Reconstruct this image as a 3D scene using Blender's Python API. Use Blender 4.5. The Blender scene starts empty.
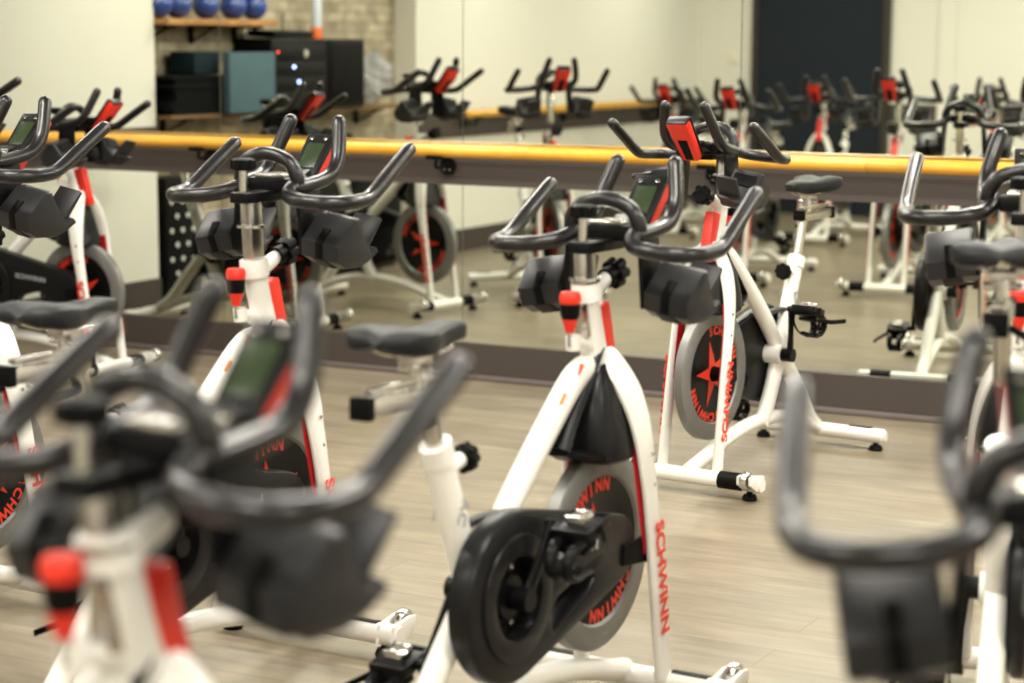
import bpy, bmesh, math, random
from mathutils import Vector, Matrix
C = bpy.context.scene.collection
SC = bpy.context.scene
PI = math.pi
R = math.radians
random.seed(7)

# ------------------------------------------------------------------ camera
def camera():
    yaw, pit, roll = R(27.92), R(8.435), R(.276)
    c, s = math.cos, math.sin
    fwd = Vector((-s(yaw)*c(pit), c(yaw)*c(pit), -s(pit)))
    right0 = Vector((c(yaw), s(yaw), 0))
    down0 = fwd.cross(right0)
    right = right0*c(roll) - down0*s(roll)
    down = right0*s(roll) + down0*c(roll)
    cam = bpy.data.cameras.new('camera'); o = bpy.data.objects.new('camera', cam); C.objects.link(o)
    m = Matrix((right, -down, -fwd)).transposed().to_4x4(); m.translation = (0, 0, 1.5)
    o.matrix_world = m
    cam.sensor_width = 36; cam.lens = 2032/1024*36; cam.clip_start = .05
    cam.dof.use_dof = True; cam.dof.focus_distance = 5.8; cam.dof.aperture_fstop = 2.45
    SC.camera = o
camera()
w = bpy.data.worlds.new('world'); SC.world = w; w.use_nodes = True
w.node_tree.nodes['Background'].inputs[0].default_value = (.9, .92, 1, 1)
w.node_tree.nodes['Background'].inputs[1].default_value = .06
SC.view_settings.view_transform = 'Standard'; SC.view_settings.look = 'None'
SC.view_settings.gamma = 1; SC.view_settings.exposure = 0.60
SC.view_settings.use_curve_mapping = False
SC.cycles.max_bounces = 9; SC.cycles.glossy_bounces = 6
SC.cycles.caustics_reflective = False; SC.cycles.caustics_refractive = False

MY = 7.848          # plane of the mirror wall
XL = -7.13          # left wall
XR = 2.2
YB = -1.32          # rear wall
ZC = 2.9            # ceiling
LIGHTS = [(x, y) for x in (-5.9, -3.7, -1.5, .7) for y in (.3, 2.9, 5.5)] + [(x, 7.0) for x in (-5.9, -3.7, -1.5, .7)]
for i, (x, y) in enumerate(LIGHTS):
    l = bpy.data.lights.new('ceiling_lamp', 'AREA'); l.shape = 'RECTANGLE'; l.size = 1.15; l.size_y = .26
    l.energy = 39 if x > -5 else 25; l.color = (1, .95, .85)
    o = bpy.data.objects.new('ceiling_lamp', l); C.objects.link(o); o.location = (x, y, ZC-.055)

# ------------------------------------------------------------------ materials
def mat(name, col, rough=.5, metal=0, spec=.5, emit=None, es=0, coat=0, noise=0, nscale=40, bump=0, alpha=1, trans=0):
    m = bpy.data.materials.new(name); m.use_nodes = True
    nt = m.node_tree; b = nt.nodes['Principled BSDF']
    b.inputs['Base Color'].default_value = (*col, 1); b.inputs['Roughness'].default_value = rough
    b.inputs['Metallic'].default_value = metal; b.inputs['Specular IOR Level'].default_value = spec
    b.inputs['Coat Weight'].default_value = coat; b.inputs['Transmission Weight'].default_value = trans
    b.inputs['Alpha'].default_value = alpha
    if emit: b.inputs['Emission Color'].default_value = (*emit, 1); b.inputs['Emission Strength'].default_value = es
    if noise or bump:
        tc = nt.nodes.new('ShaderNodeTexCoord'); n = nt.nodes.new('ShaderNodeTexNoise')
        n.inputs['Scale'].default_value = nscale; nt.links.new(tc.outputs['Object'], n.inputs['Vector'])
        if noise:
            r = nt.nodes.new('ShaderNodeMapRange'); r.inputs['To Min'].default_value = 1-noise; r.inputs['To Max'].default_value = 1+noise
            nt.links.new(n.outputs['Fac'], r.inputs['Value'])
            mx = nt.nodes.new('ShaderNodeVectorMath'); mx.operation = 'SCALE'; mx.inputs[0].default_value = col
            nt.links.new(r.outputs[0], mx.inputs['Scale']); nt.links.new(mx.outputs[0], b.inputs['Base Color'])
        if bump:
            bp = nt.nodes.new('ShaderNodeBump'); bp.inputs['Strength'].default_value = bump; bp.inputs['Distance'].default_value = .002
            nt.links.new(n.outputs['Fac'], bp.inputs['Height']); nt.links.new(bp.outputs[0], b.inputs['Normal'])
    return m

M = dict(
    white=mat('white_powder_coat', (.84, .83, .78), .32, coat=.3, noise=.03, nscale=12),
    black=mat('black_plastic', (.004, .004, .0045), .34, spec=.16, noise=.1, nscale=60),
    grey=mat('charcoal_plastic', (.007, .007, .0075), .34, spec=.22, noise=.1, nscale=50),
    bar=mat('black_foam_grip', (.009, .0085, .0095), .30, spec=.42, coat=.15, bump=.1, nscale=260),
    steel=mat('brushed_steel', (.62, .60, .56), .24, metal=1, noise=.08, nscale=80),
    bronze=mat('worn_chrome_post', (.50, .42, .34), .22, metal=1, noise=.1, nscale=40),
    rim=mat('grey_flywheel_rim', (.20, .20, .19), .42, metal=.5, noise=.08, nscale=30),
    red=mat('red_plastic', (.74, .030, .014), .35),
    darkred=mat('dark_red_paint', (.42, .010, .012), .3),
    rprint=mat('red_print', (.80, .045, .015), .45),
    gprint=mat('grey_print', (.35, .36, .37), .5),
    oprint=mat('orange_print', (.75, .20, .05), .5),
    lcd=mat('green_lcd', (.030, .048, .020), .25, noise=.15, nscale=90),
    tray=mat('charcoal_moulded_tray', (.020, .020, .021), .38, spec=.28, noise=.1, nscale=50),
    seat=mat('black_saddle_vinyl', (.008, .009, .010), .52, spec=.28, bump=.2, nscale=120),
    rubber=mat('black_rubber', (.003, .003, .003), .5, spec=.1, noise=.1, nscale=50),
    wall=mat('cream_wall_paint', (.76, .745, .665), .7, noise=.02, nscale=3, bump=.05),
    trim=mat('dark_taupe_board', (.060, .049, .043), .5, spec=.35, noise=.05, nscale=5),
    backing=mat('grey_mirror_backing', (.30, .29, .25), .6, noise=.03, nscale=8),
    trim2=mat('taupe_shoe_moulding', (.13, .108, .10), .45, noise=.05, nscale=9),
    ceil=mat('ceiling_paint', (.22, .215, .20), .8, noise=.02, nscale=20),
    mirror=mat('silvered_mirror', (.83, .865, .77), .0, metal=1),
    door=mat('charcoal_door_paint', (.018, .023, .031), .6, spec=.08, noise=.06, nscale=3),
    frame=mat('brown_door_frame', (.038, .031, .025), .5, spec=.3, noise=.05, nscale=9),
    ball=mat('glossy_blue_vinyl', (.016, .055, .27), .22, coat=.4, noise=.05, nscale=9),
    mats=mat('black_foam_mat', (.008, .009, .009), .8, spec=.05, noise=.2, nscale=30),
    teal=mat('blue_grey_foam', (.075, .125, .150), .8, spec=.1, noise=.1, nscale=12),
    dteal=mat('dark_teal_foam', (.010, .022, .026), .8, spec=.1, noise=.1, nscale=12),
    bag=mat('clear_plastic_bag', (.50, .52, .56), .25, alpha=.55, noise=.2, nscale=14),
    bottle=mat('pale_plastic_bottle', (.62, .68, .78), .2, noise=.05, nscale=14),
    orange=mat('orange_plastic', (.85, .18, .03), .35),
    led=mat('blue_led', (.2, .3, .9), .3, emit=(.35, .45, 1), es=6),
    ledr=mat('red_led', (.9, .1, .1), .3, emit=(1, .08, .05), es=4),
    lens=mat('frosted_lamp_lens', (.9, .9, .86), .5, noise=.01),
    plate=mat('switch_plate', (.80, .76, .60), .5),
    dots=mat('white_dot_paint', (.75, .76, .74), .5),
)
def wood(name, c1, c2, c3, pw, pl, rough, alongx=True, bumpd=.0006, streak=26):
    m = bpy.data.materials.new(name); m.use_nodes = True; nt = m.node_tree; N = nt.nodes.new; L = nt.links.new
    b = nt.nodes['Principled BSDF']; tc = N('ShaderNodeTexCoord')
    br = N('ShaderNodeTexBrick'); br.offset = .37; br.inputs['Scale'].default_value = 1
    br.inputs['Brick Width'].default_value = pl; br.inputs['Row Height'].default_value = pw
    br.inputs['Mortar Size'].default_value = .0012; br.inputs['Mortar Smooth'].default_value = .3; br.inputs['Bias'].default_value = 0
    br.inputs['Color1'].default_value = (0, 0, 0, 1); br.inputs['Color2'].default_value = (1, 1, 1, 1); br.inputs['Mortar'].default_value = (.2, .2, .2, 1)
    mp = N('ShaderNodeMapping'); L(tc.outputs['Object'], mp.inputs[0])
    if not alongx: mp.inputs['Rotation'].default_value = (0, 0, PI/2)
    L(mp.outputs[0], br.inputs['Vector'])
    mp2 = N('ShaderNodeMapping'); L(mp.outputs[0], mp2.inputs[0]); mp2.inputs['Scale'].default_value = (1.6, streak*.55, 1)
    ad = N('ShaderNodeVectorMath'); ad.operation = 'ADD'; L(mp2.outputs[0], ad.inputs[0])
    sc = N('ShaderNodeVectorMath'); sc.operation = 'SCALE'; L(br.outputs['Color'], sc.inputs[0]); sc.inputs['Scale'].default_value = 7; L(sc.outputs[0], ad.inputs[1])
    n = N('ShaderNodeTexNoise'); n.inputs['Scale'].default_value = 1.6; n.inputs['Detail'].default_value = 7; n.inputs['Roughness'].default_value = .65; L(ad.outputs[0], n.inputs['Vector'])
    cr = N('ShaderNodeValToRGB'); e = cr.color_ramp.elements; e[0].position = .30; e[0].color = (*c1, 1); e[1].position = .68; e[1].color = (*c3, 1)
    k = cr.color_ramp.elements.new(.5); k.color = (*c2, 1); L(n.outputs['Fac'], cr.inputs[0])
    r = N('ShaderNodeMapRange'); r.inputs['To Min'].default_value = .88; r.inputs['To Max'].default_value = 1.1; L(br.outputs['Color'], r.inputs['Value'])
    mx = N('ShaderNodeVectorMath'); mx.operation = 'SCALE'; L(cr.outputs[0], mx.inputs[0]); L(r.outputs[0], mx.inputs['Scale'])
    n3 = N('ShaderNodeTexNoise'); n3.inputs['Scale'].default_value = 5; n3.inputs['Detail'].default_value = 5
    mp3 = N('ShaderNodeMapping'); L(mp.outputs[0], mp3.inputs[0]); mp3.inputs['Scale'].default_value = (.8, 2.2, 1); L(mp3.outputs[0], n3.inputs['Vector'])
    r3 = N('ShaderNodeMapRange'); r3.inputs['From Min'].default_value = .3; r3.inputs['From Max'].default_value = .7; r3.inputs['To Min'].default_value = .82; r3.inputs['To Max'].default_value = 1.14; L(n3.outputs['Fac'], r3.inputs['Value'])
    mx3 = N('ShaderNodeVectorMath'); mx3.operation = 'SCALE'; L(mx.outputs[0], mx3.inputs[0]); L(r3.outputs[0], mx3.inputs['Scale'])
    m2 = N('ShaderNodeMixRGB'); L(br.outputs['Fac'], m2.inputs[0]); L(mx3.outputs[0], m2.inputs[1]); m2.inputs[2].default_value = (*[v*.55 for v in c1], 1)
    L(m2.outputs[0], b.inputs['Base Color']); b.inputs['Roughness'].default_value = rough
    bp = N('ShaderNodeBump'); bp.inputs['Strength'].default_value = .25; bp.inputs['Distance'].default_value = bumpd
    L(n.outputs['Fac'], bp.inputs['Height']); L(bp.outputs[0], b.inputs['Normal'])
    return m
M['floor'] = wood('grey_oak_planks', (.168, .136, .091), (.216, .179, .123), (.258, .218, .158), .16, 1.25, .34)
M['rail'] = wood('golden_lacquered_wood', (.62, .29, .030), (.74, .38, .045), (.84, .47, .07), 3, 9, .25)
M['shelf'] = wood('orange_pine_plank', (.28, .12, .03), (.42, .20, .055), (.55, .28, .09), 3, 9, .5, False)
M['ledge'] = wood('dark_brown_plank', (.12, .06, .02), (.19, .10, .035), (.26, .15, .06), 3, 9, .6, False)
def brickmat():
    m = bpy.data.materials.new('rough_tan_brick'); m.use_nodes = True; nt = m.node_tree; N = nt.nodes.new; L = nt.links.new
    b = nt.nodes['Principled BSDF']; tc = N('ShaderNodeTexCoord'); sp = N('ShaderNodeSeparateXYZ'); cb = N('ShaderNodeCombineXYZ')
    L(tc.outputs['Object'], sp.inputs[0]); L(sp.outputs[1], cb.inputs[0]); L(sp.outputs[2], cb.inputs[1])
    br = N('ShaderNodeTexBrick'); br.inputs['Scale'].default_value = 1; br.inputs['Brick Width'].default_value = .19; br.inputs['Row Height'].default_value = .062; br.offset = .43
    br.inputs['Mortar Size'].default_value = .006; L(cb.outputs[0], br.inputs['Vector'])
    br.inputs['Color1'].default_value = (.38, .32, .22, 1); br.inputs['Color2'].default_value = (.58, .50, .36, 1); br.inputs['Mortar'].default_value = (.36, .31, .22, 1)
    n = N('ShaderNodeTexNoise'); n.inputs['Scale'].default_value = 9; n.inputs['Detail'].default_value = 6; L(tc.outputs['Object'], n.inputs['Vector'])
    r = N('ShaderNodeMapRange'); r.inputs['To Min'].default_value = .25; r.inputs['To Max'].default_value = 1.55; L(n.outputs['Fac'], r.inputs['Value'])
    mx = N('ShaderNodeVectorMath'); mx.operation = 'SCALE'; L(br.outputs['Color'], mx.inputs[0]); L(r.outputs[0], mx.inputs['Scale']); L(mx.outputs[0], b.inputs['Base Color'])
    b.inputs['Roughness'].default_value = .85
    bp = N('ShaderNodeBump'); bp.inputs['Distance'].default_value = .02; L(n.outputs['Fac'], bp.inputs['Height']); L(bp.outputs[0], b.inputs['Normal'])
    return m
M['brick'] = brickmat()

# ------------------------------------------------------------------ mesh helpers
def catmull(pts, n=6):
    P = [Vector(p) for p in pts]
    if len(P) < 3: return P
    out = []
    Q = [P[0]*2-P[1]] + P + [P[-1]*2-P[-2]]
    for i in range(1, len(Q)-2):
        a, b, c, d = Q[i-1:i+3]
        for k in range(n):
            t = k/n
            out.append(.5*((2*b)+(c-a)*t+(2*a-5*b+4*c-d)*t*t+(3*b-a-3*c+d)*t**3))
    out.append(P[-1]); return out
class MB:
    def __init__(s): s.bm = bmesh.new()
    def ring_loft(s, rings, closed=False, cap=True):
        V = [[s.bm.verts.new(p) for p in r] for r in rings]
        n = len(V[0])
        for a, b in zip(V, V[1:] + ([V[0]] if closed else [])):
            for i in range(n): s.bm.faces.new((a[i], a[(i+1) % n], b[(i+1) % n], b[i]))
        if cap and not closed:
            s.bm.faces.new(V[0][::-1]); s.bm.faces.new(V[-1])
        return s
    def tube(s, pts, r, n=12, smooth=6, rounded=False, side=(0, 1, 0), ry=None):
        """swept tube; r number or list per control point; ry = radius across `side` when not round"""
        k = len(pts)
        rs = r if isinstance(r, (list, tuple)) else [r]*k
        rys = ry if isinstance(ry, (list, tuple)) else ([ry]*k if ry else rs)
        P = catmull([(*p,) for p in pts], smooth) if smooth and k > 2 else [Vector(p) for p in pts]
        def at(L, i):
            t = i/(len(P)-1)*(k-1); a = min(int(t), k-2) if k > 1 else 0; return L[a]+(L[a+1]-L[a])*(t-a)
        rings = []; up = Vector(side); N = len(P)
        for i, p in enumerate(P):
            d = (P[min(i+1, N-1)]-P[max(i-1, 0)]).normalized()
            x = up - d*up.dot(d)
            if x.length < .12: x = (prev - d*prev.dot(d)) if i else Vector((1, 0, .1)) - d*Vector((1, 0, .1)).dot(d)
            x.normalize(); prev = x; y = d.cross(x)
            a, b = at(rys, i), at(rs, i)
            rings.append([p + x*(a*math.cos(q)) + y*(b*math.sin(q)) for q in [2*PI*j/n for j in range(n)]])
        if rounded:
            d0 = (P[0]-P[1]).normalized(); d1 = (P[-1]-P[-2]).normalized()
            def dome(R0, c, d, rad): return [[c+d*rad*math.sin(t)+(v-c)*math.cos(t) for v in R0] for t in (.45, .9, 1.25)]
            rings = dome(rings[0], P[0], d0, rs[0])[::-1] + rings + dome(rings[-1], P[-1], d1, rs[-1])
        return s.ring_loft(rings)
    def box(s, c, d, rot=None, bev=0, taper=1):
        c = Vector(c); h = Vector(d)/2; b = bmesh.new()
        bmesh.ops.create_cube(b, size=2)
        for v in b.verts:
            k = taper if v.co.z < 0 else 1
            v.co = Vector((v.co.x*h.x*k, v.co.y*h.y*k, v.co.z*h.z))
        if bev: bmesh.ops.bevel(b, geom=b.edges[:]+b.verts[:], offset=bev, segments=2, affect='EDGES', profile=.6)
        m = Matrix.Translation(c) @ (rot.to_4x4() if rot else Matrix.Identity(4))
        return s.join(b, m)
    def cyl(s, a, b, r, n=20, r2=None):
        return s.tube([a, b], [r, r if r2 is None else r2], n, 0, side=(.013, 1, .01) if abs((Vector(b)-Vector(a)).normalized().y) < .9 else (1, 0, 0))
    def lathe(s, prof, n=24, origin=(0, 0, 0), rot=None, closed=False):
        """prof = [(radius, z)] spun about z"""
        m = Matrix.Translation(Vector(origin)) @ (rot.to_4x4() if rot else Matrix.Identity(4))
        rings = [[m @ Vector((r*math.cos(2*PI*j/n), r*math.sin(2*PI*j/n), z)) for j in range(n)] for r, z in prof]
        return s.ring_loft(rings, closed=closed)
    def join(s, b, m=Matrix.Identity(4)):
        me = bpy.data.meshes.new('tmp'); b.to_mesh(me); b.free(); me.transform(m); s.bm.from_mesh(me); bpy.data.meshes.remove(me); return s
    def mesh(s, me, m=Matrix.Identity(4)):
        me.transform(m); s.bm.from_mesh(me); bpy.data.meshes.remove(me); return s
    def prism(s, outlines, depth, m, bev=0):
        """outlines in a plane (holes allowed), extruded to depth, centred, then transformed by m"""
        cu = bpy.data.curves.new('tmp', 'CURVE'); cu.dimensions = '2D'; cu.fill_mode = 'BOTH'
        cu.extrude = max(depth/2-bev, .0001); cu.bevel_depth = bev; cu.bevel_resolution = 1; cu.offset = -bev
        for o in outlines:
            sp = cu.splines.new('POLY'); sp.points.add(len(o)-1); sp.use_cyclic_u = True
            for p, q in zip(sp.points, o): p.co = (q[0], q[1], 0, 1)
        return s.mesh(curve_mesh(cu), m)
    def build(s, name, m, parent=None, smooth=True, loc=None):
        bmesh.ops.remove_doubles(s.bm, verts=s.bm.verts, dist=1e-5)
        bmesh.ops.recalc_face_normals(s.bm, faces=s.bm.faces)
        me = bpy.data.meshes.new(name); s.bm.to_mesh(me); s.bm.free()
        if smooth:
            for p in me.polygons: p.use_smooth = True
            try: me.set_sharp_from_angle(angle=R(38))
            except Exception: pass
        me.materials.append(m)
        o = bpy.data.objects.new(name, me); C.objects.link(o)
        if loc: me.transform(Matrix.Translation(-Vector(loc))); o.location = loc
        if parent: o.parent = parent
        return o
def curve_mesh(cu):
    o = bpy.data.objects.new('tmp', cu); C.objects.link(o); dg = bpy.context.evaluated_depsgraph_get(); dg.update()
    me = bpy.data.meshes.new_from_object(o.evaluated_get(dg)); bpy.data.objects.remove(o); bpy.data.curves.remove(cu); return me
def text_mesh(t, size, depth=.0008, bold=.0, xs=1):
    cu = bpy.data.curves.new('tmp', 'FONT'); cu.body = t; cu.size = size; cu.extrude = depth; cu.offset = bold
    cu.align_x = 'CENTER'; cu.align_y = 'CENTER'; me = curve_mesh(cu); me.transform(Matrix.Diagonal((xs, 1, 1, 1))); return me
# plane (u,z) of the bike seen from its right side: x->u, y->z, z-> -v  ;  from left: x-> -u, y->z, z-> +v
SIDE = Matrix(((1, 0, 0, 0), (0, 0, -1, 0), (0, 1, 0, 0), (0, 0, 0, 1)))
SIDEL = Matrix(((-1, 0, 0, 0), (0, 0, 1, 0), (0, 1, 0, 0), (0, 0, 0, 1)))
T = lambda *v: Matrix.Translation(Vector(v))
def tag(o, label, cat, group=None, kind=None):
    if label: o['label'] = label
    if cat: o['category'] = cat
    if group: o['group'] = group
    if kind: o['kind'] = kind
    return o
def struct(o): o['kind'] = 'structure'; return o
def empty(name, loc, rz=0):
    o = bpy.data.objects.new(name, None); C.objects.link(o); o.location = loc; o.rotation_euler = (0, 0, rz); o.empty_display_size = .1; return o
def kids(o): return [c for c in bpy.data.objects if c.parent == o]

# ------------------------------------------------------------------ room
def slab(name, x0, x1, y0, y1, z0, z1, m, bev=0):
    return struct(MB().box(((x0+x1)/2, (y0+y1)/2, (z0+z1)/2), (x1-x0, y1-y0, z1-z0), bev=bev).build(name, m, smooth=False))
slab('floor', XL-.6, XR+.3, YB-.3, MY+.3, -.12, 0, M['floor'])
slab('ceiling', XL-.6, XR+.3, YB-.3, MY+.3, ZC, ZC+.12, M['ceil'])
slab('trim_mirror_backing', XL, XR, MY+.0062, MY+.010, .1, 2.5, M['backing'])
slab('wall_front', XL-.6, XR+.3, MY+.010, MY+.25, 0, ZC, M['wall'])
slab('wall_right', XR, XR+.2, YB-.2, MY, 0, ZC, M['wall'])
ND0, ND1 = MY-1.33, MY-4.19      # the recess in the left wall
slab('wall_left', XL-.5, XL, ND0, MY, 0, ZC, M['wall'])
slab('wall_left_far', XL-.5, XL, YB-.2, ND1, 0, ZC, M['wall'])
slab('wall_left_recess', XL-.5, XL-.17, ND1, ND0, 0, ZC, M['brick'])
slab('wall_rear', XL-.5, XR+.2, YB-.2, YB, 0, ZC, M['wall'])
slab('trim_pilaster', -4.94, -4.80, YB, YB+.03, 0, ZC, M['wall'])
# boards, base boards and shoe moulding
slab('baseboard_front', XL, XR, MY-.018, MY+.006, 0, .162, M['trim'])
bb = MB().box(((XL+XR)/2, MY-.028, .012), (XR-XL, .024, .024), bev=.007).build('trim_shoe_moulding', M['trim2']); struct(bb)
slab('trim_front_board', XL, XR, MY-.02, MY+.006, .866, 1.008, M['trim'])
slab('trim_left_board', XL, XL+.02, ND0+.02, MY-.02, .84, 1.012, M['trim'])
slab('baseboard_left', XL, XL+.018, ND0, MY-.02, 0, .158, M['trim'])
slab('trim_left_far_board', XL, XL+.02, YB, ND1-.02, .82, 1.0, M['trim'])
slab('baseboard_left_far', XL, XL+.018, YB, ND1, 0, .158, M['trim'])
slab('trim_rear_board', -5.36, XR, YB, YB+.02, .825, .975, M['trim'])
slab('baseboard_rear', -5.36, XR, YB, YB+.018, 0, .158, M['trim'])
# door in the rear wall
d = struct(MB().box((-5.99, YB+.02, 1.05), (1.13, .04, 2.1), bev=.004).build('door_1', M['door'], smooth=False))
f = MB()
f.box((-6.585, YB+.03, 1.08), (.06, .06, 2.16)); f.box((-5.395, YB+.03, 1.08), (.06, .06, 2.16)); f.box((-5.99, YB+.03, 2.13), (1.25, .06, .06))
f.build('door_frame', M['frame'], d, smooth=False)
h = MB(); h.lathe([(.001, 0), (.026, 0), (.026, .008), (.012, .012), (.012, .05), (.03, .055), (.03, .075), (.001, .082)], 20, (-5.52, YB+.04, 1.0), Matrix.Rotation(-PI/2, 3, 'X'))
h.build('door_knob', M['steel'], d)
sw = empty('light_switch', (-6.81, YB, 1.36))
MB().box((0, .005, 0), (.075, .01, .12), bev=.003).build('switch_plate', M['plate'], sw)
MB().box((0, .013, 0), (.03, .008, .06), Matrix.Rotation(.12, 3, 'X'), bev=.002).build('rocker', M['plate'], sw)
tag(sw, 'small cream light switch on the rear wall beside the dark door', 'light switch')
# mirrors: five bays, each an upper and a lower pane
seams = [XL+.01, -5.716, -4.409, -3.104, -1.80, -.49, .8, XR-.02]
words = ['beside the left corner', 'second bay from the left corner', 'third bay from the left corner', 'fourth bay from the left, behind the instructor bike', 'fifth bay from the left, at the right edge', 'sixth bay from the left, outside the picture', 'seventh bay, at the right hand corner']
for i in range(7):
    x0, x1 = seams[i]+.002, seams[i+1]-.002
    for nm, z0, z1 in (('upper', 1.008, 2.5), ('lower', .162, .866)):
        o = MB().box(((x0+x1)/2, MY+.003, (z0+z1)/2), (x1-x0, .006, z1-z0)).build('wall_mirror', M['mirror'], smooth=False)
        tag(o, f'mirror pane {"above" if nm=="upper" else "below"} the barre, {words[i]}', 'mirror', 'mirror panes on the front wall')
# ballet barres
def barre(x0, y0, x1, y1, nrm, label, stops, z=1.021):
    """rail from (x0,y0) to (x1,y1); nrm = direction out of the wall"""
    off = .13; e = empty('ballet_barre', ((x0+x1)/2, (y0+y1)/2, z)); cx, cy = (x0+x1)/2, (y0+y1)/2
    a = Vector((x0-cx+nrm[0]*off, y0-cy+nrm[1]*off, 0)); b = Vector((x1-cx+nrm[0]*off, y1-cy+nrm[1]*off, 0))
    MB().tube([a, b], .029, 20, 0, rounded=True, side=(0, 0, 1)).build('rail', M['rail'], e)
    dr = (b-a).normalized(); n = Vector(nrm).to_3d()
    for t in stops:
        p = a + dr*t
        wl = p - n*off; B = MB()
        B.tube([wl+n*.02+Vector((0, 0, -.073)), wl+n*.032+Vector((0, 0, -.073))], .040, 24, 0, side=(0, 0, 1))
        B.tube([wl+n*.03+Vector((0, 0, -.073)), wl+n*.09+Vector((0, 0, -.074)), p+Vector((0, 0, -.073)), p+Vector((0, 0, -.048)), p+Vector((0, 0, -.03))], .008, 10, 4, side=(dr.x, dr.y, 0))
        B.box(p+Vector((0, 0, -.030))+n*.006, (.075 if abs(dr.x) > .5 else .046, .046 if abs(dr.x) > .5 else .075, .018), bev=.002)
        bo = B.build('bracket', M['rubber'], e)
        S = MB()
        for q in (-1, 1):
            S.tube([wl+n*.031+Vector((0, 0, -.089))+dr*.014*q, wl+n*.035+Vector((0, 0, -.089))+dr*.014*q], .004, 8, 0, side=(0, 0, 1))
            S.tube([p+dr*.026*q+Vector((0, 0, -.034)), p+dr*.026*q+Vector((0, 0, -.03))], .005, 8, 0, side=(0, 1, 0))
        S.build('screw', M['steel'], bo)
    return tag(e, label, 'ballet barre')
barre(XL+.1, MY, XR-.2, MY, (0, -1), 'long golden wooden ballet barre on the mirrored front wall', [1.28, 2.56, 3.84, 5.12, 6.40, 7.68])
barre(XL, ND1-.50, XL, YB+.6, (1, 0), 'wooden ballet barre on the left wall past the brick recess, seen in the mirror', [.12, 1.7, 3.2], .985)

# ceiling fittings that carry the lamps
for i, (x, y) in enumerate(LIGHTS):
    e = empty('ceiling_light', (x, y, ZC))
    b = MB(); b.box((0, .16, -.03), (1.26, .02, .06)); b.box((0, -.16, -.03), (1.26, .02, .06)); b.box((.62, 0, -.03), (.02, .34, .06)); b.box((-.62, 0, -.03), (.02, .34, .06))
    b.build('housing', M['steel'], e, smooth=False)
    MB().box((0, 0, -.02), (1.2, .28, .01)).build('diffuser', M['lens'], e, smooth=False)
    tag(e, 'long white fluorescent fitting in the ceiling above the room, out of view', 'ceiling light', 'ceiling light fittings')

# ------------------------------------------------------------------ recess shelf and what stands on it
def dY(d): return MY-d
def shelf(name, d0, d1, z1, th, depth, label):
    e = empty(name, (XL-.17, dY((d0+d1)/2), z1))
    L = abs(d1-d0)
    MB().box((depth/2, 0, -th/2), (depth, L, th), bev=.004).build('board', M['shelf' if z1 > 1.3 else 'ledge'], e)
    for t in (-.4, 0, .4):
        B = MB(); B.box((.012, t*L, -th-.05), (.02, .03, .11)); B.box((depth*.42, t*L, -th-.008), (depth*.8, .03, .014)); B.tube([(.02, t*L, -th-.09), (depth*.7, t*L, -th-.01)], .007, 8, 0)
        B.build('bracket', M['rubber'], e)
    return tag(e, label, 'shelf')
shelf('wall_shelf', 1.34, 2.42, 1.612, .036, .26, 'upper orange wooden shelf holding blue balls on the brick recess')
shelf('wall_shelf', 1.34, 3.93, 1.072, .022, .27, 'long lower wooden shelf across the brick recess under the black equipment')
for i, (dd, lab) in enumerate(((1.40, 'leftmost and half hidden'), (1.57, 'second from left'), (1.84, 'middle one'), (2.11, 'fourth from left'), (2.32, 'rightmost'))):
    o = MB(); r = .081
    o.lathe([(r*math.cos(a)+.0001, r*math.sin(a)) for a in [R(t) for t in range(-90, 91, 10)]], 32)
    ob = o.build('exercise_ball', M['ball'], loc=None); ob.location = (XL-.17+.15, dY(dd), 1.612+r)
    pl = MB().lathe([(.008, 0), (.008, .004), (.001, .005)], 10, (.04, 0, math.sqrt(r*r-.0016)-.002)).build('plug', M['white'], ob)
    tag(ob, f'blue exercise ball on the upper shelf, {lab} in the mirror', 'exercise ball', 'blue balls on the upper shelf')
for k in range(9):
    j = random.uniform(-.03, .03)
    o = MB().box((0, 0, .0123), (.26, .50+j, .0225), bev=.007).build('exercise_mat', M['mats']); o.location = (XL-.17+.135+random.uniform(-.006, .006), dY(1.62)+j*.6, 1.0725+k*.0247)
    tag(o, 'folded black foam mat on the lower shelf, ' + ['lowest', 'second from bottom', 'third from bottom', 'fourth from bottom', 'middle', 'fourth from top', 'third from top', 'second from top', 'top'][k] + ' of the stack', 'mat', 'stack of black mats')
o = MB().box((0, 0, .066), (.18, .24, .130), bev=.012).build('foam_block', M['dteal']); o.location = (XL-.17+.14, dY(1.74), 1.2955); tag(o, 'dark teal foam block lying on top of the stack of black mats', 'foam block')
o = MB().box((0, 0, .176), (.05, .46, .350), bev=.006).build('foam_slab', M['teal']); o.location = (XL+.155, dY(2.00+.02), 1.0725); tag(o, 'upright blue grey foam slab on the lower shelf beside the black mats', 'foam slab')
e = empty('audio_rack', (XL-.17+.15, dY(2.60), 1.073))
MB().box((0, 0, .215), (.28, .60, .43), bev=.006).build('case', M['black'], e)
for i, z in enumerate((.07, .16, .25, .34)):
    q = MB().box((.143, 0, z), (.012, .54, .075), bev=.003).build('audio_unit', M['black'], e)
    if i in (1, 2): MB().lathe([(.009, 0), (.009, .006), (.001, .007)], 10, (.149, -.02+.05*i, z+.01), Matrix.Rotation(PI/2, 3, 'Y')).build('indicator_lamp', M['led'], q)
    if i == 3:
        MB().lathe([(.006, 0), (.006, .004), (.001, .005)], 10, (.149, .25, z+.01), Matrix.Rotation(PI/2, 3, 'Y')).build('indicator_lamp', M['ledr'], q)
        MB().lathe([(.026, 0), (.026, .012), (.001, .014)], 20, (.149, -.04, z), Matrix.Rotation(PI/2, 3, 'Y')).build('dial', M['steel'], q)
tag(e, 'black audio rack with small blue lights on the lower shelf', 'audio rack')
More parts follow.
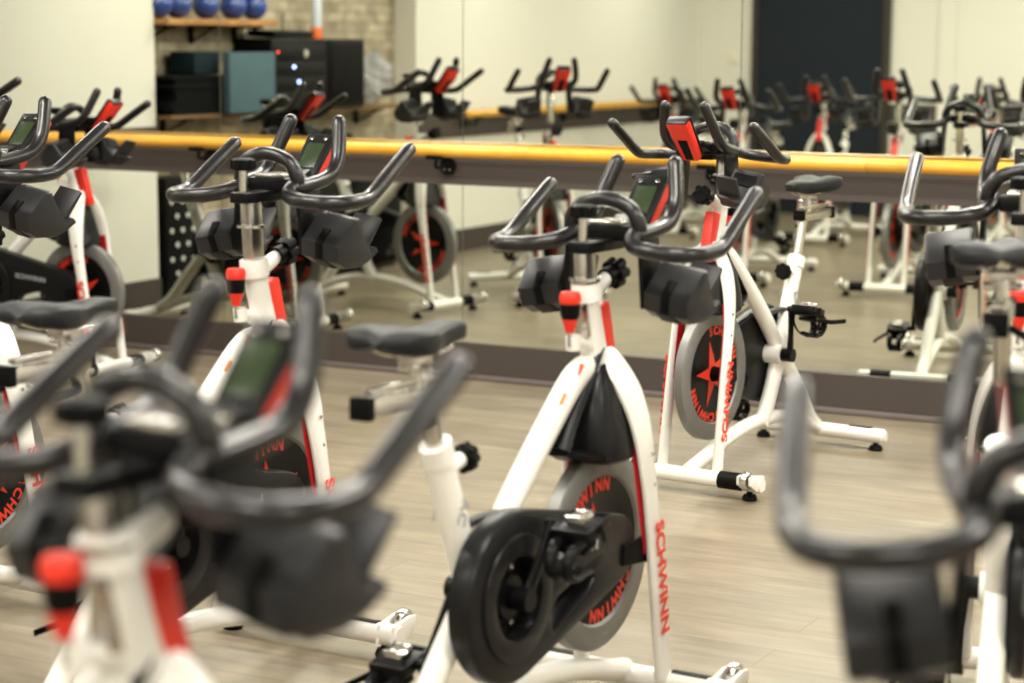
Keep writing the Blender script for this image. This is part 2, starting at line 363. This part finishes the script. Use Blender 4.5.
e = empty('loudspeaker', (XL-.17+.15, dY(3.13), 1.073))
MB().box((0, 0, .215), (.28, .42, .43), bev=.01).build('cabinet', M['black'], e)
MB().box((.143, 0, .215), (.01, .37, .38), bev=.004).build('grille', M['rubber'], e)
tag(e, 'large black loudspeaker on the lower shelf right of the audio rack', 'loudspeaker')
e = empty('audio_mixer', (XL-.17+.15, dY(2.60), 1.509))
MB().box((0, 0, .022), (.2, .42, .044), Matrix.Rotation(.05, 3, 'Y'), bev=.005).build('case', M['black'], e)
MB().tube([(0, -.02, .04), (0, -.02, .15)], .004, 8, 0).build('antenna', M['rubber'], e)
tag(e, 'low black receiver with a thin antenna on top of the audio rack', 'receiver')
e = empty('spray_bottle', (XL-.17+.17, dY(2.97), 1.5035))
MB().lathe([(.001, 0), (.034, 0), (.036, .02), (.036, .065), (.034, .071)], 20).build('base_band', M['orange'], e)
MB().lathe([(.032, .069), (.033, .23), (.02, .27), (.014, .29), (.014, .315), (.001, .316)], 20).build('bottle_body', M['bottle'], e)
tag(e, 'pale plastic bottle with orange bottom standing on the loudspeaker', 'bottle')
# crumpled clear bag
b = bmesh.new(); bmesh.ops.create_icosphere(b, subdivisions=4, radius=1)
for v in b.verts:
    c = v.co.copy(); k = 1+.10*math.sin(7*c.x+5*c.z)+.08*math.sin(11*c.y-6*c.z)+.05*math.sin(17*c.z+9*c.x)
    wz = 1 if c.z < .3 else max(.45, 1-(c.z-.3)*.7)
    v.co = Vector((c.x*.11*k*wz, c.y*.14*k*wz, c.z*.155*k+.15))
mn = min(v.co.z for v in b.verts)
for v in b.verts: v.co.z -= mn
o = MB().join(b).build('plastic_bag', M['bag']); o.location = (XL-.17+.22, dY(3.56), 1.0735)
tag(o, 'crumpled translucent plastic bag at the end of the lower shelf', 'plastic bag')
# under the shelf
e = empty('equipment_crate', (XL-.17+.10, dY(1.55), 0))
MB().box((0, 0, .36), (.18, .34, .72), bev=.01).build('body', M['black'], e)
B = MB()
for i in range(6):
    for j in range(3): B.lathe([(.015, 0), (.015, .003), (.001, .004)], 12, (.0905, -.13+.1*j+(.05 if i % 2 else 0), .17+.082*i), Matrix.Rotation(PI/2, 3, 'Y'))
B.build('white_dots', M['dots'], e)
tag(e, 'black crate with rows of white dots under the lower shelf', 'crate')
e = empty('storage_cabinet', (XL-.17+.13, dY(3.2), 0))
MB().box((0, 0, .37), (.24, 1.32, .70), bev=.008).build('body', M['black'], e)
MB().box((0, 0, .0125), (.2, 1.2, .025)).build('plinth', M['rubber'], e)
for q in (-1, 1):
    dd = MB().box((.125, q*.325, .37), (.012, .62, .64), bev=.004).build('cabinet_door', M['black'], e)
    MB().box((.137, q*.04, .45), (.012, .015, .12), bev=.003).build('handle', M['grey'], dd)
tag(e, 'low wide black cabinet on the floor under the lower shelf', 'cabinet')

# ------------------------------------------------------------------ the indoor cycle
HUB = (-.130, .392)
FLY = (.335, .382)
HB = ('handlebar', 'handlebar_clamp', 'handlebar_post', 'handlebar_knob', 'console', 'bottle_holder')
SE = ('seat_post', 'seat_slider', 'saddle')
def make_bike():
    root = empty('indoor_cycle', (0, 0, 0))
    # --- frame
    b = MB()
    b.tube([(.333, 0, .765), (.325, 0, .81), (.308, 0, .88), (.287, 0, .955)], [.040, .036, .032, .031], 14, 4, ry=[.034, .03, .026, .026])
    b.tube([(.2885, 0, .945), (.284, 0, .985)], [.038, .037], 16, 0, ry=[.033, .032])
    b.tube([(.29, 0, .955), (.345, 0, .972), (.375, 0, .985)], [.024, .019, .016], 10, 3, ry=[.022, .018, .015])
    b.tube([(.30, 0, .84), (.235, 0, .862)], [.018, .014], 10, 0)
    b.cyl((.232, 0, .845), (.228, 0, .875), .016)
    b.tube([(.335, 0, .79), (.245, 0, .785), (.115, 0, .685), (-.022, 0, .562), (-.155, 0, .425), (-.31, 0, .262), (-.43, 0, .125), (-.515, 0, .065)],
           [.034, .033, .031, .030, .030, .029, .028, .026], 16, 5, ry=[.026, .027, .027, .027, .027, .027, .026, .025])
    b.tube([(-.300, 0, .715), (-.262, 0, .62), (-.215, 0, .50), (-.165, 0, .37), (-.115, 0, .25), (-.045, 0, .145)], [.034, .035, .035, .036, .036, .034], 14, 4, ry=[.025, .026, .026, .026, .026, .025])
    b.tube([(-.289, 0, .69), (-.304, 0, .728)], [.039, .038], 14, 0, ry=.031)
    b.tube([(-.28, 0, .672), (-.215, 0, .682)], [.022, .016], 10, 0)
    b.tube([(.485, 0, .068), (.40, 0, .088), (.25, 0, .128), (.08, 0, .157), (-.06, 0, .163), (-.22, 0, .150), (-.38, 0, .112), (-.515, 0, .066)], .025, 14, 5)
    b.cyl((HUB[0], -.035, HUB[1]), (HUB[0], .038, HUB[1]), .034, 20)
    fr = b.build('frame', M['white'], root)
    for (u, z, mm_) in ((.238, .790, 'rprint'), (.165, .7375, 'oprint')):
        q = MB(); q.box((u-.010, -.012, z+.012), (.030, .022, .004), Matrix.Rotation(R(-42), 3, 'Y'), bev=.001); q.build('sticker', M[mm_], fr)
    # --- fork: two legs from the head down to the front foot
    for s in (1, -1):
        f = MB()
        f.tube([(.338, .010*s, .815), (.350, .034*s, .795), (.366, .068*s, .735), (.380, .090*s, .655), (.392, .098*s, .57), (.410, .101*s, .47), (.445, .103*s, .25), (.470, .105*s, .068)],
               [.036, .040, .042, .037, .030, .025, .022, .021], 14, 5, ry=[.016, .018, .017, .014, .013, .014, .016, .018])
        lo = f.build('fork_leg', M['white'], root)
        # red inner face of the upper leg
        g = MB(); g.tube([(.380, .0795*s, .63), (.390, .0845*s, .54), (.410, .0865*s, .43), (.420, .0865*s, .37)], [.030, .026, .022, .020], 8, 3, ry=.004)
        g.build('inner_stripe', M['darkred'], lo)
        # axle plate
        a = MB(); a.prism([[(-.028, -.02), (.09, -.035), (.10, .03), (-.022, .024)]], .008, T(FLY[0], .084*s, FLY[1]) @ SIDE, .001)
        a.build('axle_plate', M['rubber'], lo)
        # lettering reads downwards along the leg
        tm = text_mesh('SCHWINN', .050, .0006, .0016, 1.14)
        ang = math.atan2(.25-.068, .445-.470)   # direction of leg
        if s == -1: mm = T(.4325, -.1205, .312) @ SIDE @ Matrix.Rotation(R(-82), 4, 'Z')
        else: mm = T(.4325, .1205, .312) @ SIDEL @ Matrix.Rotation(R(82), 4, 'Z')
        l = MB().mesh(tm, mm); l.build('lettering', M['rprint'], lo, smooth=False)['label'] = 'red maker lettering'
        for z, u in ((.60, .386), (.53, .396)):
            sc = MB(); sc.tube([(u+.008, .108*s, z), (u+.008, .1135*s, z)], .005, 8, 0, side=(1, 0, 0)); sc.build('screw', M['steel'], lo)
    # --- stabilisers
    def foot(name, u, half, front):
        t = MB().tube([(u, -half, .056), (u, half, .056)], .027, 16, 0, side=(1, 0, 0)).build(name, M['white'], root)
        for s in (1, -1):
            dirn = 1 if front else -1
            sl = MB(); n = 10; rings = []
            for v in (.125, .215):
                rings.append([(u+dirn*(.0305 if k < n else .024)*math.sin(a), v*s, .056+(.0305 if k < n else .024)*math.cos(a)) for k, a in [(k, (k/(n-1))*2.9-.35) for k in range(n)] + [(n, 2.55-.0), (n+1, 1.2), (n+2, -.35)]])
            sl.ring_loft(rings); sl.build('grip_pad', M['rubber'], t)
            if front:
                c = MB(); c.tube([(u, (half-.002)*s, .056), (u, (half+.016)*s, .056)], [.029, .024], 16, 0, side=(1, 0, 0))
                for v in (half-.035, half+.008):
                    c.prism([[(-.03, -.022), (.03, -.018), (.078, .01), (.078, .036), (.05, .040), (-.02, .028)]], .009, T(u, v*s, .056) @ SIDE, .001)
                c.build('wheel_bracket', M['white'], t)
                MB().lathe([(.004, -.012), (.028, -.012), (.031, -.008), (.031, .008), (.028, .012), (.004, .012)], 20, (u+.058, (half-.014)*s, .078), Matrix.Rotation(PI/2, 3, 'X')).build('transport_wheel', M['steel'], t)
            else:
                MB().tube([(u, (half-.002)*s, .056), (u, (half+.010)*s, .056)], [.027, .018], 16, 0, side=(1, 0, 0)).build('end_cap', M['white'], t)
            MB().lathe([(.001, 0), (.024, 0), (.026, .006), (.020, .02), (.010, .022), (.010, .034), (.001, .035)], 18, (u, (half-.03)*s, 0)).build('levelling_foot', M['rubber'], t)
    foot('front_stabilizer', .483, .265, True)
    foot('rear_stabilizer', -.527, .262, False)
    # --- flywheel
    rx = Matrix.Rotation(-PI/2, 3, 'X')
    fo = (FLY[0], 0, FLY[1])
    fl = MB().lathe([(.166, -.013), (.172, -.019), (.219, -.019), (.226, -.014), (.226, .014), (.219, .019), (.172, .019), (.166, .013)], 64, fo, rx, closed=True).build('flywheel', M['rim'], root)
    MB().lathe([(.001, -.009), (.118, -.009), (.126, -.012), (.167, -.0125), (.167, .0125), (.126, .012), (.118, .009), (.001, .009)], 56, fo, rx).build('flywheel_disc', M['black'], fl)
    MB().lathe([(.001, -.075), (.010, -.075), (.010, -.05), (.022, -.048), (.024, -.030), (.027, -.0095), (.027, .0095), (.024, .030), (.022, .048), (.010, .05), (.010, .075), (.001, .075)], 24, fo, rx).build('hub', M['rubber'], fl)
    for s in (-1, 1):
        S = SIDE if s == -1 else SIDEL
        star = []
        for k in range(10):
            a = PI/2+.25+k*PI/5; r = .117 if k % 2 == 0 else .036; star.append((r*math.cos(a), r*math.sin(a)))
        st = MB(); st.prism([star], .003, T(FLY[0], s*.0095, FLY[1]) @ S, 0)
        st.build('star', M['rprint'], fl, smooth=False)['label'] = 'red five pointed star'
        tx = MB()
        for base in ((R(120), R(300)) if s == -1 else (R(60), R(240))):
            for k, ch in enumerate('SCHWINN'):
                a = base + (3-k)*R(13.5)
                m = T(FLY[0], s*.0128, FLY[1]) @ S @ Matrix.Rotation(a-PI/2, 4, 'Z') @ T(0, .147, 0)
                tx.mesh(text_mesh(ch, .040, .0006, .0014), m)
        tx.build('lettering', M['rprint'], fl, smooth=False)['label'] = 'red maker lettering in two arcs'
    # --- fender between beam and fork
    rings = []
    for z, u0, u1, hw in ((.815, .318, .345, .022), (.80, .300, .352, .034), (.765, .272, .366, .050), (.72, .248, .380, .066), (.67, .236, .392, .078), (.625, .232, .405, .085), (.600, .236, .410, .086), (.592, .246, .404, .078)):
        uc, hu = (u0+u1)/2, (u1-u0)/2
        rings.append([(uc+hu*math.copysign(abs(math.cos(a))**.7, math.cos(a)), hw*math.copysign(abs(math.sin(a))**.6, math.sin(a)), z+.05*((u0+.05-uc-hu*math.cos(a)) if z < .63 and math.cos(a) < 0 else 0)) for a in [2*PI*k/28 for k in range(28)]])
    fd = MB().ring_loft(rings).build('fender', M['grey'], root)
    b = MB(); b.tube([(.150, 0, .638), (.19, 0, .688), (.262, 0, .765), (.318, 0, .84)], [.014, .014, .014, .010], 8, 4, ry=[.040, .036, .032, .030])
    b.tube([(.150, 0, .634), (.20, 0, .622), (.25, 0, .612)], [.009, .012, .012], 8, 3, ry=[.040, .060, .078])
    b.build('fender_stay', M['black'], fd)
    # --- chain cover on the right side
    def hull(c1, r1, c2, r2):
        d = Vector(c2)-Vector(c1); L = d.length; base = math.atan2(d.y, d.x); al = math.acos((r1-r2)/L); P = []
        for k in range(29):
            a = base+al+(2*PI-2*al)*k/28; P.append((c1[0]+r1*math.cos(a), c1[1]+r1*math.sin(a)))
        for k in range(11):
            a = base-al+2*al*k/10; P.append((c2[0]+r2*math.cos(a), c2[1]+r2*math.sin(a)))
        return P
    hole = [(.020, .288), (.09, .310), (.170, .342), (.188, .362), (.178, .382), (.12, .376), (.035, .352), (.008, .320)]
    hubh = [(HUB[0]+.086*math.cos(a), HUB[1]+.086*math.sin(a)) for a in [R(12*t) for t in range(30)]]
    b = MB(); b.prism([hull(HUB, .178, (.300, .402), .076), hole, hubh], .054, T(0, -.056, 0) @ SIDE, .011)
    cg = b.build('chain_cover', M['grey'], root)
    b = MB(); ring = [[(HUB[0]+r*math.cos(a), HUB[1]+r*math.sin(a)) for a in [R(9*t) for t in range(40)]] for r in (.132, .086)]
    b.prism([ring[0], ring[1]], .010, T(0, -.085, 0) @ SIDE, .004); b.build('cover_ring', M['grey'], cg)
    b = MB(); b.lathe([(.001, 0), (.084, 0), (.084, .012), (.05, .016), (.045, .03), (.001, .032)], 32, (HUB[0], -.038, HUB[1]), Matrix.Rotation(PI/2, 3, 'X'))
    hc = b.build('sprocket_plate', M['black'], cg)
    for k in range(5):
        b = MB(); a = 2*PI*k/5; b.lathe([(.007, 0), (.007, .006), (.001, .007)], 10, (HUB[0]+.062*math.cos(a), -.052, HUB[1]+.062*math.sin(a)), Matrix.Rotation(PI/2, 3, 'X')); b.build('sprocket_bolt', M['steel'], cg)
    b = MB(); b.mesh(text_mesh('SCHWINN', .030, .0006, .0006, 1.2), T(.115, -.0838, .440) @ SIDE @ Matrix.Rotation(R(-5), 4, 'Z'))
    b.build('lettering', M['gprint'], cg, smooth=False)['label'] = 'small grey maker lettering'
    # inner half of the cover
    b = MB(); b.prism([hull(HUB, .168, (.300, .402), .066), hole], .004, T(0, -.027, 0) @ SIDE, 0); b.build('inner_cover', M['black'], cg)
    # --- cranks and pedals; each crank turns about the hub, its pedal about its spindle
    for s in (-1, 1):
        y = -.100 if s == -1 else .066
        c = MB(); c.tube([(0, y, 0), (.085, y+s*.006, 0), (.17, y+s*.008, 0)], [.017, .013, .015], 12, 3, ry=[.012, .009, .010])
        c.cyl((0, y-s*.03, 0), (0, y+s*.014, 0), .024, 18)
        c.cyl((.17, y-s*.004, 0), (.17, y+s*.03, 0), .011, 12)
        co = c.build('crank_arm', M['black'], root); co.location = (HUB[0], 0, HUB[1]); co['side'] = s
        p = MB(); yc = s*.066
        p.box((0, yc, .006), (.070, .074, .032), bev=.005)
        p.box((.045, yc, 0), (.010, .085, .024), bev=.003); p.box((-.045, yc, 0), (.010, .085, .024), bev=.003)
        p.box((0, yc-.040, 0), (.095, .008, .022), bev=.003); p.box((0, yc+.040, 0), (.095, .008, .022), bev=.003)
        po = p.build('pedal', M['black'], root); po['side'] = s
        k = MB(); k.box((0, yc, -.014), (.045, .042, .014), bev=.003); k.box((.015, yc, -.022), (.010, .05, .012), bev=.002); k.box((-.018, yc, -.022), (.012, .036, .010), bev=.002); k.cyl((0, s*.005, 0), (0, yc-s*.035, 0), .008, 12)
        k.box((.0, yc-.025, .012), (.03, .012, .008), bev=.002); k.box((.0, yc+.025, .012), (.03, .012, .008), bev=.002)
        k.build('cleat_clip', M['steel'], po)
        g = MB()
        for q in (-.028, .028):
            g.tube([(.045, yc+q, .01), (.085, yc+q*.8, .018), (.105, yc+q*.7, .045), (.085, yc+q*.6, .075), (.030, yc+q*.8, .080)], .008, 8, 4, ry=.013)
        g.tube([(.10, yc-.022, .05), (.10, yc+.022, .05)], .011, 8, 0, side=(1, 0, 0)); g.tube([(.055, yc-.022, .082), (.055, yc+.022, .082)], .009, 8, 0, side=(1, 0, 0), ry=.02); g.box((.03, yc, .03), (.05, .07, .012), bev=.003)
        g.build('toe_cage', M['black'], po)
        g = MB(); g.tube([(.0, yc-.046, -.012), (.0, yc-.050, .04), (.012, yc-.03, .078), (.02, yc, .086), (.012, yc+.03, .078), (.0, yc+.050, .04), (.0, yc+.046, -.012)], .0025, 8, 4, side=(1, 0, 0), ry=.009)
        g.tube([(0, yc+s*.05, .03), (.05, yc+s*.07, .03), (.15, yc+s*.08, .012)], .0025, 8, 4, side=(0, 0, 1), ry=.008)
        g.build('toe_strap', M['rubber'], po)
    # --- seat side
    b = MB(); b.tube([(-.296, 0, .70), (-.318, 0, .775), (-.338, 0, .842)], [.021]*3, 14, 2, ry=.017); b.build('seat_post', M['steel'], root)
    b = MB()
    b.box((-.425, 0, .844), (.235, .040, .034), bev=.004)
    b.box((-.425, 0, .873), (.21, .022, .012), bev=.003)
    b.cyl((-.375, 0, .86), (-.375, 0, .925), .0135, 16); b.box((-.375, 0, .915), (.05, .05, .022), bev=.005)
    b.cyl((-.375, -.035, .895), (-.375, .035, .895), .008, 12)
    sl = b.build('seat_slider', M['steel'], root)
    MB().box((-.548, 0, .845), (.022, .046, .044), bev=.005).build('end_cap', M['rubber'], sl)
    MB().box((-.306, 0, .848), (.014, .044, .038), bev=.004).build('end_cap', M['rubber'], sl)
    b = MB(); b.tube([(-.37, -.02, .815), (-.39, -.05, .80), (-.46, -.055, .795)], .008, 8, 3, rounded=True); b.build('slider_lever', M['rubber'], sl)
    b = MB()
    for i in range(8):
        a = i*PI/4; b.tube([(-.186, .020*math.cos(a), .684+.020*math.sin(a)), (-.206, .019*math.cos(a), .680+.019*math.sin(a))], .011, 8, 0)
    b.cyl((-.183, 0, .685), (-.212, 0, .679), .024, 20); b.build('seat_height_knob', M['rubber'], root)
    # saddle
    secs = [(-.510, .045, .968, .014), (-.503, .066, .977, .026), (-.480, .088, .986, .038), (-.445, .094, .987, .043), (-.405, .080, .981, .042), (-.370, .058, .975, .039), (-.335, .042, .973, .036), (-.298, .033, .975, .034), (-.262, .029, .977, .033), (-.232, .024, .973, .028), (-.218, .014, .964, .016)]
    rings = []
    for u, hw, zt, th in secs:
        ring = []
        for j in range(20):
            a = 2*PI*j/20; cx = math.cos(a); sz = math.sin(a)
            x = hw*math.copysign(abs(cx)**.75, cx)
            if sz >= 0: z = zt-th*.45+th*.45*abs(sz)**.6 - .010*(1-min(1, abs(x)/.02))*(hw > .035)
            else: z = zt-th*.45-th*abs(sz)**.5*(.35+.65*(abs(x)/hw)**.5)
            ring.append((u, x, z))
        rings.append(ring)
    sd = MB().ring_loft(rings).build('saddle', M['seat'], root)
    b = MB()
    for q in (-1, 1): b.tube([(-.250, .008*q, .940), (-.29, .018*q, .926), (-.37, .022*q, .922), (-.43, .026*q, .928), (-.47, .045*q, .945)], .004, 8, 4)
    b.build('saddle_rail', M['steel'], sd)
    # small black pad joining beam and seat tube
    b = MB(); b.tube([(-.215, 0, .545), (-.15, 0, .548), (-.075, 0, .545)], .010, 10, 3, rounded=True, ry=.016); b.build('frame_pad', M['grey'], root)
    # lettering on the seat tube
    for s, S in ((-1, SIDE), (1, SIDEL)):
        m = T(-.247, s*.0287, .585) @ S @ Matrix.Rotation(R(-112 if s == -1 else -68), 4, 'Z')
        MB().mesh(text_mesh('AC', .042, .0005, .0004), m).build('lettering', M['gprint'], root, smooth=False)['label'] = 'grey letters on the seat tube'
    # --- head: brake knob, red strip, front knob
    b = MB(); b.lathe([(.0165, .028), (.021, .040), (.022, .062), (.0205, .064)], 20, (.216, 0, .882)); kn = b.build('brake_knob', M['rubber'], root)
    MB().lathe([(.001, .0), (.009, .0), (.012, .012), (.018, .030), (.001, .031)], 20, (.216, 0, .882)).build('lower_collar', M['red'], kn)
    MB().lathe([(.021, .062), (.0235, .068), (.0235, .080), (.020, .088), (.001, .090)], 24, (.216, 0, .882)).build('cap', M['red'], kn)
    MB().lathe([(.005, -.03), (.005, .003), (.001, .004)], 12, (.216, 0, .882)).build('rod', M['steel'], kn)
    b = MB(); b.box((.360, 0, .850), (.048, .036, .168), Matrix.Rotation(R(-15), 3, 'Y'), bev=.006); b.build('front_strip', M['red'], root)
    b = MB()
    for i in range(6):
        a = i*PI/3; b.tube([(.395, .021*math.cos(a), .988+.021*math.sin(a)), (.425, .023*math.cos(a), .996+.023*math.sin(a))], .012, 8, 0)
    b.cyl((.37, 0, .984), (.428, 0, .996), .022, 20, .024); b.build('post_knob', M['rubber'], root)
    # --- handlebar assembly
    b = MB(); b.box((.282, 0, 1.01), (.046, .030, .20), Matrix.Rotation(R(-4), 3, 'Y'), bev=.004)
    b.lathe([(.001, 0), (.034, 0), (.034, .006), (.001, .007)], 24, (.277, 0, 1.032))
    hp = b.build('handlebar_post', M['steel'], root)
    b = MB()
    for k in range(5): b.lathe([(.004, 0), (.004, .0008), (.001, .001)], 8, (.2598+.0036*k*0, 0, 1.05+.012*k), Matrix.Rotation(-PI/2, 3, 'Y'))
    b.build('adjustment_mark', M['rubber'], hp)
    b = MB()
    b.box((.275, 0, 1.104), (.165, .052, .026), bev=.006)
    b.box((.345, 0, 1.128), (.075, .120, .036), bev=.008)
    b.box((.40, 0, 1.138), (.075, .075, .022), Matrix.Rotation(R(-20), 3, 'Y'), bev=.005)
    for s in (1, -1): b.box((.345, .094*s, 1.045), (.085, .012, .155), Matrix.Rotation(R(4*s), 3, 'X'), bev=.003)
    cl = b.build('handlebar_clamp', M['black'], root)
    MB().box((.355, 0, 1.150), (.085, .085, .008), bev=.003).build('clamp_plate', M['steel'], cl)
    b = MB()
    for i in range(8):
        a = i*PI/4; b.lathe([(.001, -.011), (.010, -.011), (.010, .009), (.007, .012), (.001, .012)], 10, (.214+.021*math.cos(a), .021*math.sin(a), 1.182))
    b.lathe([(.001, -.014), (.022, -.014), (.026, -.008), (.027, .010), (.020, .014), (.001, .014)], 24, (.214, 0, 1.182))
    kn = b.build('handlebar_knob', M['rubber'], root)
    MB().cyl((.214, 0, 1.10), (.214, 0, 1.17), .010, 14).build('knob_stem', M['steel'], kn)
    b = MB()
    for s in (1, -1):
        b.tube([(.345, .072*s, 1.137), (.300, .076*s, 1.124), (.258, .098*s, 1.110), (.232, .150*s, 1.102), (.232, .212*s, 1.099), (.262, .250*s, 1.099), (.315, .264*s, 1.102), (.355, .266*s, 1.113), (.43, .265*s, 1.158), (.520, .262*s, 1.211)], .0175, 14, 6, rounded=True, side=(0, .2, 1))
        b.tube([(.310, .084*s, 1.125), (.37, .092*s, 1.133), (.420, .097*s, 1.146), (.452, .097*s, 1.172), (.474, .090*s, 1.212), (.500, .073*s, 1.272)], .0175, 14, 6, rounded=True, side=(0, 1, .1))
    b.tube([(.318, -.084, 1.120), (.312, -.081, 1.155), (.308, -.058, 1.187), (.306, 0, 1.203), (.308, .058, 1.187), (.312, .081, 1.155), (.318, .084, 1.120)], .0170, 14, 6, side=(1, 0, 0))
    b.build('handlebar', M['bar'], root)
    # console: tilted unit, red shell towards the front, screen towards the rider
    cm = T(.488, 0, 1.168) @ Matrix.Rotation(R(-49), 4, 'Y')    # local x runs up along the face, local -z... faces the front
    def cbox(B, c, d, bev, tp=1):
        q = bmesh.new(); bmesh.ops.create_cube(q, size=2)
        for v in q.verts:
            k = tp if v.co.x < 0 else 1
            v.co = Vector((v.co.x*d[0]/2+c[0], v.co.y*d[1]/2*k+c[1], v.co.z*d[2]/2+c[2]))
        bmesh.ops.bevel(q, geom=q.edges[:], offset=bev, segments=2, affect='EDGES', profile=.6)
        return B.join(q, cm)
    b = MB(); cbox(b, (0, 0, -.008), (.165, .082, .032), .010, .78); co = b.build('console', M['red'], root); co['label'] = 'red backed console'
    b = MB(); cbox(b, (.0, 0, .010), (.168, .083, .014), .006, .82); cbox(b, (.075, 0, -.004), (.024, .078, .036), .009); b.build('bezel', M['grey'], co)
    b = MB(); cbox(b, (.014, 0, .0175), (.074, .050, .003), .001); b.build('screen', M['lcd'], co)
    b = MB(); cbox(b, (-.030, 0, -.0235), (.085, .034, .006), .002, .8); b.build('back_plate', M['rubber'], co)
    for q in (-1, 1):
        b = MB(); cbox(b, (.066, .021*q, .018), (.008, .012, .004), .001); b.build('button', M['steel'], co)
    # --- bottle holders either side
    for s in (1, -1):
        m = T(0, .160*s, 1.0) @ Matrix.Rotation(R(-9*s), 4, 'X') @ T(0, 0, -1.0) @ SIDE
        prof = [(.290, 1.000), (.300, .960), (.335, .943), (.398, .941), (.432, .952), (.470, .975), (.462, .985), (.440, .975), (.405, 1.012), (.372, 1.062), (.350, 1.060)]
        b = MB(); b.prism([prof], .110, m, .009)
        ho = b.build('bottle_holder', M['tray'], root)
        b = MB(); b.prism([[(.425, .942), (.440, .948), (.506, 1.045), (.498, 1.051), (.425, .958)]], .076, m @ T(0, 0, s*.010), .003); b.build('flap', M['tray'], ho)
        b = MB()
        b.prism([[(.380, 1.051), (.403, 1.0155), (.407, 1.018), (.384, 1.053)]], .080, m, 0)
        b.build('cup_opening', M['rubber'], ho)
        b = MB(); b.prism([[(.315, 1.033), (.288, 1.000), (.2975, .961), (.307, .960), (.314, .995), (.325, 1.030)]], .020, m, .001); b.build('slot', M['rubber'], ho)
        b = MB(); b.prism([[(.297, .960), (.335, .938), (.370, .937), (.360, .960)]], .044, m, .002); b.build('drain_notch', M['rubber'], ho)
    return root

PROTO = make_bike()
def place(pose, hb, st, crank, label, first=False):
    x, y, h = pose
    src = PROTO
    if first: r = src
    else:
        r = src.copy(); C.objects.link(r)
        for ch in ORIG[src]:
            c = ch.copy(); C.objects.link(c); c.parent = r
            for g in ORIG.get(ch, []):
                d = g.copy(); C.objects.link(d); d.parent = c
    r.location = (x, y, 0); r.rotation_euler = (0, 0, R(h))
    NEW[r] = None
    tag(r, label, 'exercise bike', 'white indoor cycles with red and black trim')
    ch = CH[r] = [c for c in ORIG[src]] if first else [c for c in bpy.data.objects if c.parent == r]
    for c in ch:
        nm = c.name.split('.')[0]
        if nm in HB: c.location.z += hb[1]; c.location.x += hb[0]*(nm != 'handlebar_post')
        if nm in SE: c.location.z += st; c.location.x -= st*.3
        if nm == 'crank_arm':
            s = c['side']; a = crank + (0 if s == -1 else PI)
            c.rotation_euler = (0, -a, 0)
        if nm == 'pedal':
            s = c['side']; a = crank + (0 if s == -1 else PI)
            c.location = (HUB[0]+.17*math.cos(a), (-.108) if s == -1 else .074, HUB[1]+.17*math.sin(a))
            c.rotation_euler = (0, PI-R(14), 0)
    return r
ORIG, NEW, CH = {}, {}, {}
for ch in list(bpy.data.objects):
    if ch.parent: ORIG.setdefault(ch.parent, []).append(ch)
BIKES = [  # x, y, heading, (bar du, dz), seat dz, crank angle, label
    ((-1.916, 3.639, 86.5), (.055, -.043), -.012, 56, 'white spin bike in the centre of the picture, seen from saddle to front foot'),
    ((-2.560, 6.676, -96.2), (.045, .018), .028, -95, 'white instructor bike facing the class, close to the mirror right of centre'),
    ((-2.788, 3.65, 87.7), (.035, .029), -.024, 97, 'white spin bike left of the centre one, its handlebars across the golden barre'),
    ((-3.693, 3.605, 84.9), (.04, .062), 0, 60, 'white spin bike cut by the left edge with grey handlebars and green screen'),
    ((-1.388, 1.375, 84.6), (.035, -.064), 0, 20, 'white spin bike nearest the camera at lower left, strongly out of focus'),
    ((-6.234, 7.031, 1.9), (.0, 0), 0, 200, 'white spin bike at far left standing sideways beside the mirror wall'),
    ((-1.035, 4.17, 101), (.015, .018), .155, 75, 'white spin bike at the right edge with raised saddle, behind the nearest one'),
    ((-.328, 1.70, 110.5), (0, -.090), 0, 10, 'white spin bike nearest the camera at lower right, blurred handlebar and bottle holder'),
    ((-6.023, 5.925, 10.8), (0, .119), 0, 240, 'white spin bike seen sideways in the mirror beside the end of the brick recess'),
    ((-5.498, 5.036, 45.9), (0, .119), .12, 150, 'white spin bike seen in the mirror left of the middle against the plain cream wall'),
    ((-6.31, .85, 87.6), (.02, -.065), 0, 100, 'white spin bike seen small in the mirror above the centre bike, left of the door'),
    ((-4.72, 3.50, 87.4), (.02, -.011), 0, 300, 'white spin bike seen in the mirror directly behind the console of the instructor bike'),
    ((-5.11, .85, 87.6), (.02, -.033), 0, 50, 'white spin bike seen in the mirror in front of the dark door'),
    ((-3.81, .85, 87.7), (.02, -.030), 0, 120, 'white spin bike seen small in the mirror right of the dark door'),
]
for i, (p, hb, st, cr, lab) in reversed(list(enumerate(BIKES))):
    place(p, hb, st, R(cr), lab, first=(i == 0))
